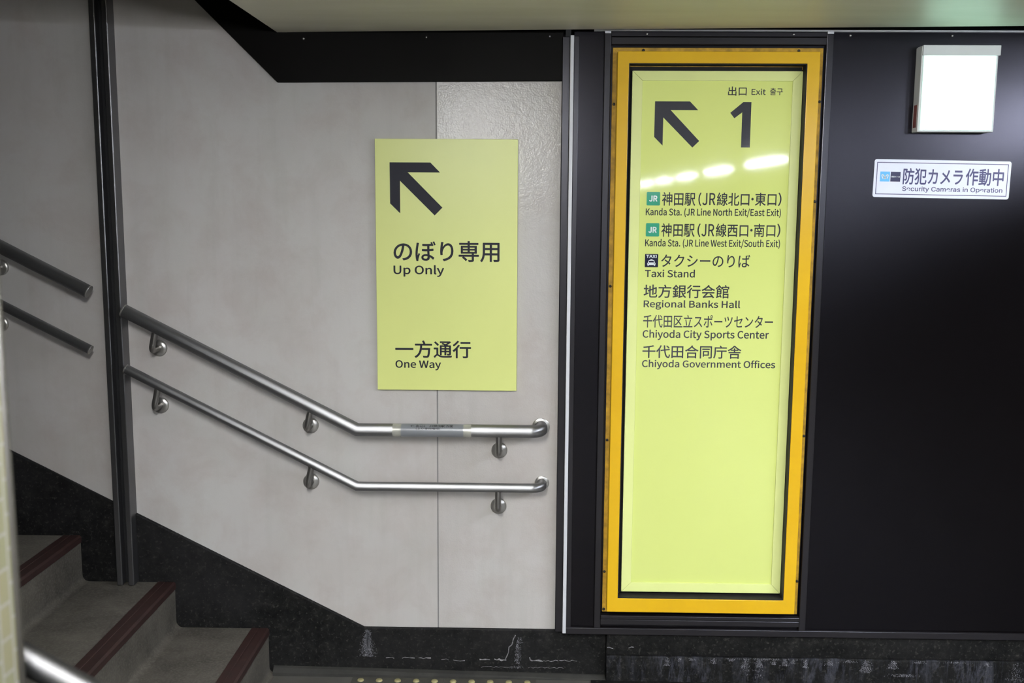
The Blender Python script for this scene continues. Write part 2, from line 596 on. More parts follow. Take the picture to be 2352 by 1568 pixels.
# corridor ceiling: dark gap at the wall, skewed wider to imitate the wall's reflection
bm = bmesh.new()
edge = [(-0.768, -20), (5.0, -20), (5.0, 2.93), (1.6, 3.035), (0.10, 3.125), (-0.768, 3.186)]
lo_ = [bm.verts.new((x, y, CZ)) for x, y in edge]
hi_ = [bm.verts.new((x, y, CZ + 0.05)) for x, y in edge]
bm.faces.new(lo_)
bm.faces.new(hi_[::-1])
for i in range(6):
    bm.faces.new((lo_[i], hi_[i], hi_[(i + 1) % 6], lo_[(i + 1) % 6]))
struct(link('ceiling', bm, 'ceiling'))
bm = bmesh.new()
prism_xz(bm, [(-0.768, CZ), (-0.768, CZ + 0.12), (-3.13, CZ + 2.482), (-4.4, CZ + 2.482), (-4.4, CZ + 2.36), (-3.17, CZ + 2.36), (-0.80, CZ)], 1.08, 3.189)
struct(link('ceiling_stairs', bm, 'ceiling'))
struct(link('ceiling_void', box(bmesh.new(), -0.768, 5.0, 2.7, 3.45, CZ + 0.10, CZ + 0.14), 'black'))  # black backing over the gap, in place of the dark reflection

# black fascia band under the ceiling edge
bm = bmesh.new()
prism_xz(bm, [(-0.8035, 1.960), (0.092, 1.9675), (0.092, CZ + 0.05), (-0.768, CZ + 0.05), (-2.70, CZ + 1.98), (-2.78, CZ + 1.80)], 3.188, 3.2)
fa = struct(link('trim_2', bm, 'fascia', bevel=0.001))
for x, z in ((-0.717, 2.0946), (-0.3341, 2.1005), (0.0495, 2.104)):
    link('screw', disc(bmesh.new(), x, z - 0.002, 3.189, 3.1855, 0.0036, 0.0008, 12), 'screw', fa, smooth=True)

# dark channel, bright aluminium corner strip and panel edge between the two walls
struct(link('trim_3', box(bmesh.new(), 0.0885, 0.1125, 3.176, 3.222, SK, 2.10), 'dark_trim', bevel=0.002))
struct(link('trim_4', box(bmesh.new(), 0.1125, 0.1240, 3.160, 3.222, SK + 0.002, 2.101), 'alu', bevel=0.0015))
struct(link('trim_5', box(bmesh.new(), 0.1240, 0.1400, 3.165, 3.18, SK, 2.10), 'dark_trim', bevel=0.002))
# base rail and thin bright top edge of the dark wall
struct(link('trim_6', box(bmesh.new(), 0.1240, 5.0, 3.160, 3.18, SK, SK + 0.023), 'dark_trim', bevel=0.002))
bm = bmesh.new()
box(bm, 0.185, 5.0, 3.158, 3.175, 2.1135, 2.1185)
top = struct(link('trim_7', bm, 'alu'))
for x in (0.9691, 1.2786, 1.62):
    link('screw', disc(bmesh.new(), x, 2.104, 3.1705, 3.167, 0.0036, 0.0008, 12), 'screw', top, smooth=True)

# skirting of the stair wall, following the flight
sl = 0.511
xb = -0.5563
pts = [(0.26, SK), (xb, SK), (-4.4, SK + sl * (xb + 4.4)), (-4.4, SK + sl * (xb + 4.4) - 0.65), (-1.10, -0.05), (0.26, -0.05)]
bl_ = struct(link('baseboard_left', prism_xz(bmesh.new(), pts, 3.189, 3.222), 'granite', bevel=0.003))
rnd = random.Random(3)
def ragged(x0, x1, z, h):
    """a thin broken line of salt"""
    up, dn = [], []
    n = max(3, int((x1 - x0) / 0.008))
    for i in range(n + 1):
        x = x0 + (x1 - x0) * i / n
        c = z + rnd.uniform(-0.0028, 0.0028)
        w = h * rnd.uniform(0.25, 1.0)
        up.append((x, c + w / 2))
        dn.append((x, c - w / 2))
    return up, dn
def salt_lines(specs, y, parent):
    bm = bmesh.new()
    for x0, x1, z, h in specs:
        up, dn = ragged(x0, x1, z, h)
        a = [bm.verts.new((x, y, zz)) for x, zz in up]
        b = [bm.verts.new((x, y, zz)) for x, zz in dn]
        for i in range(len(a) - 1):
            bm.faces.new((a[i], b[i], b[i + 1], a[i + 1]))
    return link('salt_line', bm, 'salt', parent)
salt_lines([(-0.483, -0.455, 0.062, 0.004), (-0.428, -0.385, 0.061, 0.004), (-0.372, -0.33, 0.061, 0.005), (-0.295, -0.27, 0.058, 0.003),
            (-0.255, -0.215, 0.054, 0.003), (-0.165, -0.13, 0.058, 0.005), (-0.115, -0.075, 0.060, 0.007), (0.008, 0.050, 0.0575, 0.006), (0.05, 0.10, 0.059, 0.003),
            (0.105, 0.165, 0.0595, 0.003), (-0.16, -0.05, 0.034, 0.002), (0.0, 0.12, 0.0335, 0.0018)], 3.1885, bl_)
# the climbing crack of salt and the curl beside it
bm = bmesh.new()
sweep(bm, [(-0.078, 3.1888, 0.062), (-0.068, 3.1888, 0.085), (-0.066, 3.1888, 0.105), (-0.056, 3.1888, 0.114), (-0.051, 3.1888, 0.135), (-0.044, 3.1888, 0.148)], 0.0016, 6)
sweep(bm, [(0.004, 3.1888, 0.070), (0.006, 3.1888, 0.061), (0.014, 3.1888, 0.057)], 0.0018, 6)
link('salt_line', bm, 'salt', bl_)
def flecks(parent, y, clusters, seed=5):
    """salt bloom: clusters (x, top z, bottom z, half width at top, at bottom, count) of tiny upright flecks"""
    rr = random.Random(seed)
    bm = bmesh.new()
    for cx, zt, zb, w0, w1, n in clusters:
        for _ in range(n):
            f = rr.random() ** 0.8
            w = w0 + (w1 - w0) * f
            x = cx + max(-1.25, min(1.25, rr.gauss(0, 0.48))) * w
            z = zt + (zb - zt) * f
            a, b = rr.uniform(0.0003, 0.0011), rr.uniform(0.0005, 0.0028)
            bm.faces.new([bm.verts.new(p) for p in ((x - a, y, z - b * 0.3), (x - a * 0.2, y, z - b), (x + a, y, z - b * 0.2), (x + a * 0.3, y, z + b))])
    return link('salt_stain', bm, 'salt_soft', parent, recalc=False)
flecks(bl_, 3.1886, [(-0.545, 0.160, 0.064, 0.008, 0.030, 900), (-0.545, 0.155, 0.085, 0.005, 0.016, 350), (-0.036, 0.128, 0.045, 0.006, 0.013, 240), (-0.030, 0.140, 0.12, 0.010, 0.010, 40), (-0.04, 0.04, 0.03, 0.02, 0.02, 40)])

# skirting under the dark wall: plain upper course and a salty lower course standing slightly proud
br_ = struct(link('baseboard_right', box(bmesh.new(), 0.261, 5.0, 3.170, 3.3, 0.09, SK), 'granite', bevel=0.003))
link('lower_course', box(bmesh.new(), 0.261, 5.0, 3.162, 3.3, -0.05, 0.091), 'granite_salt', br_, bevel=0.003)
bm = bmesh.new()
sweep(bm, [(0.264, 3.1697, 0.118), (0.272, 3.1697, 0.118), (0.283, 3.1697, 0.114)], 0.0014, 6)
sweep(bm, [(0.335, 3.1697, 0.117), (0.345, 3.1697, 0.121), (0.352, 3.1697, 0.120)], 0.0014, 6)
link('salt_line', bm, 'salt', br_)
def ux(u):
    return 0.261 + (u - 1393) / 690.0
flecks(br_, 3.1616, [(ux(u), 0.089, zb, w * 0.5, w, n) for u, zb, w, n in (
    (1533, 0.060, 0.012, 120), (1562, 0.075, 0.008, 40), (1590, 0.08, 0.02, 40), (1640, 0.070, 0.016, 70), (1680, 0.078, 0.014, 40), (1712, 0.055, 0.014, 120), (1716, 0.03, 0.02, 60),
    (1743, 0.060, 0.014, 150), (1745, 0.02, 0.022, 80), (1778, 0.070, 0.012, 60), (1803, 0.066, 0.014, 110), (1822, 0.074, 0.010, 60), (1850, 0.060, 0.010, 110), (1905, 0.070, 0.02, 70),
    (1950, 0.08, 0.03, 50), (1990, 0.045, 0.022, 260), (2050, 0.060, 0.018, 130), (2110, 0.08, 0.03, 60), (2190, 0.084, 0.05, 60), (2265, 0.075, 0.012, 40), (2330, 0.02, 0.03, 160))])
flecks(br_, 3.1616, [(ux(2075), 0.044, 0.034, 0.05, 0.05, 140), (ux(1760), 0.0905, 0.086, 0.13, 0.13, 160)], 9)

# mortar fillet along the foot of the skirting
bm = bmesh.new()
prof = [(3.19, 0.028), (3.182, 0.024), (3.168, 0.011), (3.166, -0.01), (3.19, -0.01)]
a = [bm.verts.new((-0.865, y, z)) for y, z in prof]
b = [bm.verts.new((0.258, y, z * 0.45 if z > 0 else z)) for y, z in prof]
bm.faces.new(a)
bm.faces.new(b[::-1])
for i in range(5):
    bm.faces.new((a[i], b[i], b[(i + 1) % 5], a[(i + 1) % 5]))
struct(link('trim_8', bm, 'kerb'))

struct(link('trim_9', box(bmesh.new(), 0.21, 5.0, 3.02, 3.166, -0.02, 0.004), 'granite', bevel=0.001))

# ------------------------------------------------------------------ staircase
st = thing('staircase', 'grey terrazzo staircase with dark red nosing strips climbing along the pale wall', 'stairs', (X0, 2.2, 0))
YS0, YS1 = 1.284, 3.192
def step_profile(n):
    xr, zt, zb = X0 - RUN * (n - 1), RISE * n, RISE * (n - 1)
    back = xr - RUN - 0.03
    p = [(back, zb - (0.05 if n > 1 else 0.0)), (back, zt), (xr - 0.004, zt), (xr - 0.001, zt - 0.002), (xr, zt - 0.006), (xr, zb + 0.022)]
    for k in range(1, 6):
        a = math.pi / 2 * k / 5
        p.append((xr + 0.022 * (1 - math.cos(a)), zb + 0.022 * (1 - math.sin(a))))
    p.append((xr + 0.022, zb - (0.03 if n > 1 else 0.0)))
    return p
for n in range(1, 11):
    s_ = autosmooth(link('step', prism_xz(bmesh.new(), step_profile(n), YS0, YS1), 'step', st), 35)
    xr, zt = X0 - RUN * (n - 1), RISE * n
    bm = bmesh.new()
    prism_xz(bm, [(xr - 0.056, zt - 0.004), (xr - 0.056, zt + 0.002), (xr - 0.034, zt + 0.002), (xr - 0.033, zt + 0.0008), (xr - 0.029, zt + 0.0008), (xr - 0.028, zt + 0.002),
                  (xr - 0.003, zt + 0.002), (xr + 0.003, zt - 0.004), (xr + 0.003, zt - 0.022), (xr - 0.004, zt - 0.022)], YS0 + 0.002, YS1 - 0.003)
    link('nosing_strip', bm, 'nosing', s_)

# ------------------------------------------------------------------ shutter guide: two steel members and a dark slot
sg = thing('shutter_guide', 'tall dull steel shutter guide with a black slot dividing the pale stair wall', 'shutter guide', (-1.344, 3.18, RISE * 2))
for x0, x1 in ((-1.3735, -1.3545), (-1.3345, -1.3155)):
    link('guide_channel', box(bmesh.new(), x0, x1, 3.150, 3.205, RISE * 2 + 0.002, 4.4), 'steel_dark', sg, bevel=0.0032, segs=3)
link('slot_liner', box(bmesh.new(), -1.3560, -1.3330, 3.180, 3.205, RISE * 2 + 0.002, 4.4), 'slot', sg)
link('edge_seal', box(bmesh.new(), -1.3785, -1.3735, 3.170, 3.205, RISE * 2 + 0.002, 4.4), 'black', sg)

# ------------------------------------------------------------------ handrails
YR = 3.13
def bracket(root, x, z_rail, r_rail, slope, y_rail, wall_y, drop=0.080, side=1):
    """an arm from the underside of the rail, bending back to a round wall flange"""
    nx, nz = (-math.sin(math.atan(slope)) * 0.5, -1.0)
    l = math.hypot(nx, nz)
    nx, nz = nx / l, nz / l
    fx, fz = x + nx * drop, z_rail + nz * drop
    k = 0.020
    p0 = Vector((x + nx * r_rail * 0.8, y_rail, z_rail + nz * r_rail * 0.8))
    p1 = Vector((fx - nx * k, y_rail, fz - nz * k))
    pts = [p0] + arc((fx - nx * k, y_rail + side * k, fz - nz * k), (0, -side * k, 0), (nx * k, 0, nz * k), 6) + [(fx, wall_y, fz)]
    br = autosmooth(link('bracket', sweep(bmesh.new(), pts, 0.0098, 18), 'steel_plain', root), 60)
    bm = disc(bmesh.new(), fx, fz, 0.0, -0.0085, 0.0262, 0.0025)
    if side < 0:
        bmesh.ops.scale(bm, vec=(1, -1, 1), verts=bm.verts[:])
    bmesh.ops.translate(bm, vec=(0, wall_y, 0), verts=bm.verts[:])
    autosmooth(link('flange', bm, 'flange', br), 50)

def rail(label, pts, r, brackets, y, wall_y, side=1, end=None, caps=(), mat='steel'):
    """pts: (x, z) polyline of the rail axis; end: x where it turns back into the wall"""
    root = thing('handrail', label, 'handrail', (pts[0][0], wall_y, pts[0][1]), None)
    p3 = [(x, y, z) for x, z in pts]
    if end is not None:
        R = 0.030
        c = Vector((end - R, y + side * R, pts[-1][1]))
        p3 = p3 + arc(c, (0, -side * R, 0), (R, 0, 0), 8)[0:] + [(end, wall_y, pts[-1][1])]
    autosmooth(link('tube', sweep(bmesh.new(), p3, r, 36), mat, root), 24)
    if end is not None:
        bm = disc(bmesh.new(), end, pts[-1][1], 0.0, -0.005, r + 0.008, 0)
        if side < 0:
            bmesh.ops.scale(bm, vec=(1, -1, 1), verts=bm.verts[:])
        bmesh.ops.translate(bm, vec=(0, wall_y, 0), verts=bm.verts[:])
        autosmooth(link('end_flange', bm, 'flange', root), 50)
    for (x, z, d) in caps:
        d = Vector((d[0], 0, d[1])).normalized()
        bm = bmesh.new()
        c = Vector((x, y, z))
        sweep(bm, [c - d * 0.001, c + d * 0.0030, c + d * 0.0042], r * 1.015, 30)
        o = autosmooth(link('end_cap', bm, 'flange', root, bevel=0.0012), 30)
    for x, z, s in brackets:
        bracket(root, x, z, r, s, y, wall_y, side=side)
    return root
SL = 0.513
def up(x):
    return 0.8635 + SL * max(0.0, -0.5589 - x)
def lo(x):
    return 0.6745 + SL * max(0.0, -0.5627 - x)
def main(x0, f, bend):
    return [(x0, f(x0)), (bend, f(bend)), (0.004, f(0.004))]
dn = (1, -SL)
upm = rail('upper steel handrail with a grey information sleeve, right of the shutter guide', main(-1.2976, up, -0.5589), 0.0208,
           [(-1.198, up(-1.198), SL), (-0.706, up(-0.706), SL), (-0.1015, up(-0.1), 0.0)], YR, WALL, end=0.0345, caps=((-1.2976, up(-1.2976), (-1, SL)),))
lom = rail('lower thinner steel handrail below the sleeved one, right of the shutter guide', main(-1.3015, lo, -0.5627), 0.0150,
           [(-1.200, lo(-1.200), SL), (-0.708, lo(-0.708), SL), (-0.1036, lo(-0.1), 0.0)], 3.135, WALL, end=0.0395, caps=((-1.3015, lo(-1.3015), (-1, SL)),))
rail('upper steel handrail with a capped end, left of the shutter guide', [(-3.9, up(-3.9)), (-1.4105, up(-1.4105) + 0.003)], 0.0208,
     [(-1.705, up(-1.705), SL), (-2.2, up(-2.2), SL), (-2.7, up(-2.7), SL)], YR, WALL, caps=((-1.4105, up(-1.4105) + 0.003, dn),))
rail('lower thinner steel handrail with a capped end, left of the shutter guide', [(-3.9, lo(-3.9)), (-1.4165, lo(-1.4165) + 0.003)], 0.0150,
     [(-1.717, lo(-1.717), SL), (-2.2, lo(-2.2), SL), (-2.7, lo(-2.7), SL)], 3.135, WALL, caps=((-1.4165, lo(-1.4165) + 0.003, dn),))
rail('blurred steel handrail close to the camera, coming round the yellow tiled wall end', [(-2.6, up(-2.6) - 0.02), (-0.72, up(-0.72) - 0.02), (-0.56, 0.835), (-0.3, 0.835)], 0.0208,
     [(-1.25, up(-1.25) - 0.02, SL), (-2.1, up(-2.1) - 0.02, SL)], 1.35, 1.28, side=-1, mat='steel_dimmed')

# information sleeve wrapped round the upper rail
def band(bm, x0, x1, r, seg=40):
    rings = [[bm.verts.new((x, YR + rr * math.cos(2 * math.pi * k / seg), up(0) + rr * math.sin(2 * math.pi * k / seg))) for k in range(seg)] for x, rr in ((x0, 0.0205), (x0, r), (x1, r), (x1, 0.0205))]
    for a, b in zip(rings[:-1], rings[1:]):
        for k in range(seg):
            bm.faces.new((a[k], a[(k + 1) % seg], b[(k + 1) % seg], b[k]))
    return bm
slv = autosmooth(link('information_sleeve', band(bmesh.new(), -0.4150, -0.2150, 0.0215), 'sleeve', upm), 50)
slv['label'] = 'grey sleeve with black direction text'
for x0, x1 in ((-0.4425, -0.4150), (-0.2150, -0.1900)):
    autosmooth(link('tape_band', band(bmesh.new(), x0, x1, 0.0212), 'tape', upm), 50)
def wrap(X, Z):                # Z is the angle above the horizontal, in degrees
    a = RAD(Z)
    return (X, YR - 0.0217 * math.cos(a), up(0) + 0.0217 * math.sin(a))
write([('出口1', -0.3665, -0.3378, 40, 69), ('JR神田駅 方面', -0.3241, -0.2479, 40, 68), ('(上り専用階段)', -0.3666, -0.2890, 15, 36)], 0, 'sleeve_ink', slv, bold=0.007, fn=wrap)
bm = bmesh.new()
for pts in ([(-0.3848, 52), (-0.3800, 60), (-0.3785, 57), (-0.3812, 53.5), (-0.3724, 53.5), (-0.3724, 50.5), (-0.3812, 50.5), (-0.3785, 47), (-0.3800, 44)],):
    bm.faces.new([bm.verts.new(wrap(*p)) for p in pts][::-1])
link('arrow', bm, 'sleeve_ink', slv, recalc=False)

# ------------------------------------------------------------------ flat direction sign on the pale wall
sn = thing('direction_sign', 'flat yellow green sign reading Up Only on the pale wall above the handrails', 'sign', (-0.273, 3.2, 0.985))
link('sign_plate', box(bmesh.new(), -0.4990, -0.0467, 3.185, 3.2, 0.9848, 1.788), 'sign', sn, bevel=0.001)
YT = 3.1846
A1 = [(-0.4523, 1.7148), (-0.3232, 1.7148), (-0.2928, 1.6840), (-0.3953, 1.6840), (-0.2856, 1.5740), (-0.3103, 1.5491), (-0.4200, 1.6575), (-0.4200, 1.5549), (-0.4520, 1.5862)]
link('arrow', poly_xz(bmesh.new(), A1[::-1], YT), 'ink', sn, recalc=False)
for t, a, b, c, d, bo in (('のぼり専用', -0.4426, -0.1034, 1.4018, 1.4687, 0.005), ('Up Only', -0.4433, -0.2807, 1.3538, 1.3913, 0.007), ('一方通行', -0.4403, -0.1945, 1.0905, 1.1480, 0.005), ('One Way', -0.4402, -0.2918, 1.0504, 1.0827, 0.007)):
    write([(t, a, b, c, d)], YT, 'ink', sn, bold=bo)

# ------------------------------------------------------------------ dark frame round the exit sign
fr = thing('sign_surround', 'dark grey metal surround framing the yellow exit sign on the dark wall', 'frame', (0.565, 3.17, 0.19))
link('side_stile', box(bmesh.new(), 0.2165, 0.2380, 3.156, 3.172, 0.1905, 2.112), 'dark_trim', fr, bevel=0.0022)
link('side_stile', box(bmesh.new(), 0.8950, 0.9165, 3.156, 3.172, 0.1905, 2.112), 'dark_trim', fr, bevel=0.0022)
link('top_rail', box(bmesh.new(), 0.2380, 0.8950, 3.1585, 3.172, 2.0985, 2.112), 'dark_trim', fr, bevel=0.0012)
link('top_rail', box(bmesh.new(), 0.2380, 0.8950, 3.156, 3.172, 2.0735, 2.0965), 'dark_trim', fr, bevel=0.0022)
link('bottom_rail', box(bmesh.new(), 0.2380, 0.8950, 3.152, 3.172, 0.2245, 0.2375), 'dark_trim', fr, bevel=0.002)
link('bottom_rail', box(bmesh.new(), 0.2380, 0.8950, 3.156, 3.172, 0.2035, 0.2225), 'dark_trim', fr, bevel=0.002)
for x in (0.3465, 0.7933):
    link('screw', disc(bmesh.new(), x, 2.105, 3.159, 3.1555, 0.0036, 0.0008, 12), 'screw', fr, smooth=True)
for x in (0.227, 0.9055):
    link('corner_clip', box(bmesh.new(), x - 0.0095, x + 0.0095, 3.1535, 3.158, 2.1065, 2.1135), 'alu', fr, bevel=0.001)

# ------------------------------------------------------------------ exit sign: yellow frame, green border, lit face
ex = thing('exit_sign', 'tall lit yellow green exit sign in a golden yellow frame on the dark wall', 'sign', (0.562, 3.17, 0.25))
fl = link('mounting_flange', rect_frame(bmesh.new(), (0.2438, 0.8885, 0.2455, 2.0655), (0.30, 0.83, 0.30, 2.0), 3.1655, 3.1705), 'yellow_dirty', ex, bevel=0.001)
for x, z in ((0.3375, 2.0575), (0.813, 2.0575), (0.2500, 1.895), (0.2495, 1.33), (0.2490, 0.83), (0.2485, 0.385), (0.2490, 0.255), (0.8835, 1.905), (0.8835, 1.60), (0.8835, 0.85), (0.8835, 0.36)):
    link('screw', disc(bmesh.new(), x, z, 3.166, 3.1625, 0.0045, 0.0008, 12), 'screw_dark', fl, smooth=True)
OUT, INN = (0.2557, 0.8677, 0.2640, 2.0482), (0.2904, 0.8300, 0.3105, 2.0130)
link('outer_frame', ring_frame(bmesh.new(), OUT, INN, 3.120, 3.1660), 'yellow', ex, bevel=0.0016)
LIN = (INN[0] + 0.0025, INN[1] - 0.0025, INN[2] + 0.0025, INN[3] - 0.0025)
link('frame_liner', ring_frame(bmesh.new(), (INN[0] - 0.001, INN[1] + 0.001, INN[2] - 0.001, INN[3] + 0.001), LIN, 3.1222, 3.1660), 'liner', ex)
link('sign_box', box(bmesh.new(), 0.2950, 0.8255, 3.1645, 3.1690, 0.3150, 2.0085), 'black', ex)
GO, GI = (0.3045, 0.8265, 0.3212, 1.9950), (0.3360, 0.7970, 0.3520, 1.9657)
link('inner_frame', rect_frame(bmesh.new(), GO, GI, 3.1540, 3.1650, 0.00035), 'lit_frame', ex, bevel=0.0005)
link('sign_face', box(bmesh.new(), 0.3350, 0.7980, 3.1590, 3.1648, 0.3510, 1.9667), 'lit', ex)
YT = 3.1586
A2 = [(0.3763, 1.9038), (0.4842, 1.9038), (0.5101, 1.8776), (0.4251, 1.8776), (0.5161, 1.7839), (0.4955, 1.7637), (0.4030, 1.8550), (0.4030, 1.7693), (0.3763, 1.7955)]
link('arrow', poly_xz(bmesh.new(), A2[::-1], YT), 'ink_gloss', ex, recalc=False)
N1 = [(0.6485, 1.9027), (0.6732, 1.9027), (0.6732, 1.7649), (0.6459, 1.7649), (0.6459, 1.8715), (0.6222, 1.8533), (0.6092, 1.8699)]
link('numeral', poly_xz(bmesh.new(), N1[::-1], YT), 'ink_gloss', ex, recalc=False)
G = 'ink_gloss'
write([('出口', 0.6002, 0.6572, 1.9215, 1.9492), ('Exit', 0.6723, 0.7159, 1.9241, 1.9432), ('출구', 0.7285, 0.7685, 1.9237, 1.9452)], YT, G, ex, bold=0.004)
write([('神田駅', 0.4060, 0.5100, 1.5843, 1.6263), ('(', 0.5192, 0.5285, 1.5843, 1.6260), ('JR', 0.5319, 0.5723, 1.5863, 1.6246), ('線北口', 0.5769, 0.6784, 1.5849, 1.6262), ('・', 0.6841, 0.6915, 1.6023, 1.6105), ('東口', 0.6957, 0.7625, 1.5855, 1.6263), (')', 0.7675, 0.7781, 1.5854, 1.6270)], YT, G, ex, bold=0.004)
write([('Kanda Sta. (JR Line North Exit/East Exit)', 0.3561, 0.7781, 1.5489, 1.5777)], YT, G, ex, bold=0.006)
write([('神田駅', 0.4062, 0.5107, 1.4874, 1.5297), ('(', 0.5193, 0.5290, 1.4874, 1.5295), ('JR', 0.5322, 0.5721, 1.4894, 1.5280), ('線西口', 0.5767, 0.6786, 1.4881, 1.5297), ('・', 0.6844, 0.6920, 1.5056, 1.5139), ('南口', 0.6960, 0.7631, 1.4887, 1.5299), (')', 0.7684, 0.7786, 1.4886, 1.5306)], YT, G, ex, bold=0.004)
write([('Kanda Sta. (JR Line West Exit/South Exit)', 0.3562, 0.7794, 1.4517, 1.4814)], YT, G, ex, bold=0.006)
for t, a, b, c, d, bo in (('タクシーのりば', 0.4081, 0.6876, 1.3926, 1.4325, 0.003), ('Taxi Stand', 0.3580, 0.5156, 1.3597, 1.3847, 0.006),
                      ('地方銀行会館', 0.3551, 0.6253, 1.2941, 1.3369, 0.004), ('Regional Banks Hall', 0.3562, 0.6619, 1.2570, 1.2877, 0.006),
                      ('千代田区立スポーツセンター', 0.3558, 0.7677, 1.1993, 1.2408, 0.003), ('Chiyoda City Sports Center', 0.3554, 0.7566, 1.1595, 1.1926, 0.006),
                      ('千代田合同庁舎', 0.3558, 0.6711, 1.1011, 1.1434, 0.004), ('Chiyoda Government Offices', 0.3556, 0.7805, 1.0649, 1.0963, 0.006)):
    write([(t, a, b, c, d)], YT, G, ex, bold=bo)
def rrect(x0, x1, z0, z1, r, n=5):
    p = []
    for cx, cz, a0 in ((x1 - r, z0 + r, -90), (x1 - r, z1 - r, 0), (x0 + r, z1 - r, 90), (x0 + r, z0 + r, 180)):
        for k in range(n + 1):
            a = RAD(a0 + 90 * k / n)
            p.append((cx + r * math.cos(a), cz + r * math.sin(a)))
    return p
for z0, z1, t0, t1 in ((1.5848, 1.6266, 1.5967, 1.6156), (1.4882, 1.5299, 1.4994, 1.5183)):
    mk = link('line_mark', poly_xz(bmesh.new(), rrect(0.3577, 0.3997, z0, z1, 0.003), YT), 'jr', ex, recalc=False)
    mk['label'] = 'green square railway mark with white letters'
    write([('JR', 0.3655, 0.3915, t0, t1)], YT - 0.0003, 'white_print', mk, bold=0.014)
tx = link('taxi_mark', poly_xz(bmesh.new(), rrect(0.3568, 0.3987, 1.3913, 1.4329, 0.002), YT), 'taxi_navy', ex, recalc=False)
tx['label'] = 'navy square with white taxi pictogram'
write([('TAXI', 0.3606, 0.3937, 1.4208, 1.4305)], YT - 0.0003, 'white_print', tx, bold=0.010)
cx, cw, c0, ch = 0.37745, 0.0257, 1.3955, 0.0211
def cp(u, v):
    return (cx + u * cw, c0 + v * ch)
half = [(0.0, 1.0), (0.12, 1.0), (0.14, 0.90), (0.30, 0.86), (0.36, 0.78), (0.42, 0.52), (0.5, 0.42), (0.5, 0.18), (0.46, 0.16), (0.46, 0.02), (0.33, 0.02), (0.32, 0.13), (0.0, 0.13)]
body = [cp(-u, v) for u, v in half[::-1]] + [cp(u, v) for u, v in half[1:-1]]
cb = link('car_pictogram', poly_xz(bmesh.new(), body[::-1], YT - 0.0003), 'white_print', tx, recalc=False)
bmesh_ = bmesh.new()
for pts in ([cp(-0.26, 0.78), cp(0.26, 0.78), cp(0.34, 0.52), cp(-0.34, 0.52)], ):
    poly_xz(bmesh_, pts[::-1], YT - 0.0005)
for s in (-1, 1):
    poly_xz(bmesh_, [cp(s * 0.36 + 0.06 * math.cos(a * math.pi / 5), 0.34 + 0.07 * math.sin(a * math.pi / 5)) for a in range(10)], YT - 0.0005)
lm = link('car_windows', bmesh_, 'taxi_navy', tx)

# ------------------------------------------------------------------ lit white box
lb = thing('emergency_light', 'square white lit box with a blank glowing pane, above the camera notice', 'light', (1.288, 3.17, 1.812))
link('housing', box(bmesh.new(), 1.1725, 1.4033, 3.124, 3.170, 1.8125, 2.0665), 'housing', lb, bevel=0.002)
link('header', box(bmesh.new(), 1.1745, 1.4065, 3.117, 3.165, 2.0385, 2.0685), 'housing', lb, bevel=0.0012)
link('pane_rim', box(bmesh.new(), 1.1795, 1.3965, 3.1215, 3.128, 1.8180, 2.0385), 'pane_rim', lb)
link('pane', box(bmesh.new(), 1.1835, 1.3930, 3.1200, 3.126, 1.8205, 2.0370), 'pane', lb)
link('maker_label', box(bmesh.new(), 1.1719, 1.1727, 3.136, 3.160, 1.826, 1.894), 'red_label', lb)

# ------------------------------------------------------------------ security camera notice, stuck slightly askew
nt = thing('camera_notice', 'white rounded sticker about security cameras, stuck slightly askew under the lit box', 'notice', (1.2745, 3.17, 1.671))
NW, NH = 0.4222, 0.1168
sk = 1389 / 372.0
def nl(zx, zy):
    """zoomed sticker measure to the notice's own flat coordinates (metres from its centre)"""
    t = (zy - 1150) / 320.0
    left = 110 + (90 - 110) * (zy - 1138 - 0.0188 * (zx - 110)) / 328
    topz = 1138 + 0.0188 * (zx - 110)
    return ((zx - left) / 1172.0 - 0.5) * NW, (0.5 - (zy - topz) / 327.0) * NH
bm = bmesh.new()
poly = rrect(-NW / 2, NW / 2, -NH / 2, NH / 2, 0.0075, 8)
prism_xz(bm, poly, -0.0020, 0.0)
parts = [link('sticker_sheet', bm, 'sticker', None)]
bm = bmesh.new()
ix, iz = NW / 2 - 0.0080, NH / 2 - 0.0088
rect_frame(bm, (-ix, ix, -iz, iz), (-ix + 0.0022, ix - 0.0022, -iz + 0.0022, iz - 0.0022), -0.00225, -0.0019)
parts.append(link('border_line', bm, 'navy_ink', None))
def nrun(t, x0, x1, y0, y1):
    xm, ym = (x0 + x1) / 2, (y0 + y1) / 2
    return (t, nl(x0, ym)[0], nl(x1, ym)[0], nl(xm, y1)[1], nl(xm, y0)[1])
parts.append(write([nrun('防犯カメラ', 352, 866, 1219, 1361), nrun('作動中', 890, 1217, 1222, 1369)], -0.0024, 'navy_ink', None, bold=0.006))
parts.append(write([nrun('Security Cameras in Operation', 345, 1207, 1380, 1431)], -0.0024, 'navy_ink', None, bold=0.010, font='grotesque'))
a = nl(155, 1288); b = nl(239, 1288); c = nl(197, 1331); d = nl(197, 1246)
parts.append(link('blue_mark', poly_xz(bmesh.new(), rrect(a[0], b[0], c[1], d[1], 0.0006), -0.0023), 'sky_blue', None, recalc=False))
cx, cz, hw = (a[0] + b[0]) / 2, (c[1] + d[1]) / 2, (b[0] - a[0]) / 2
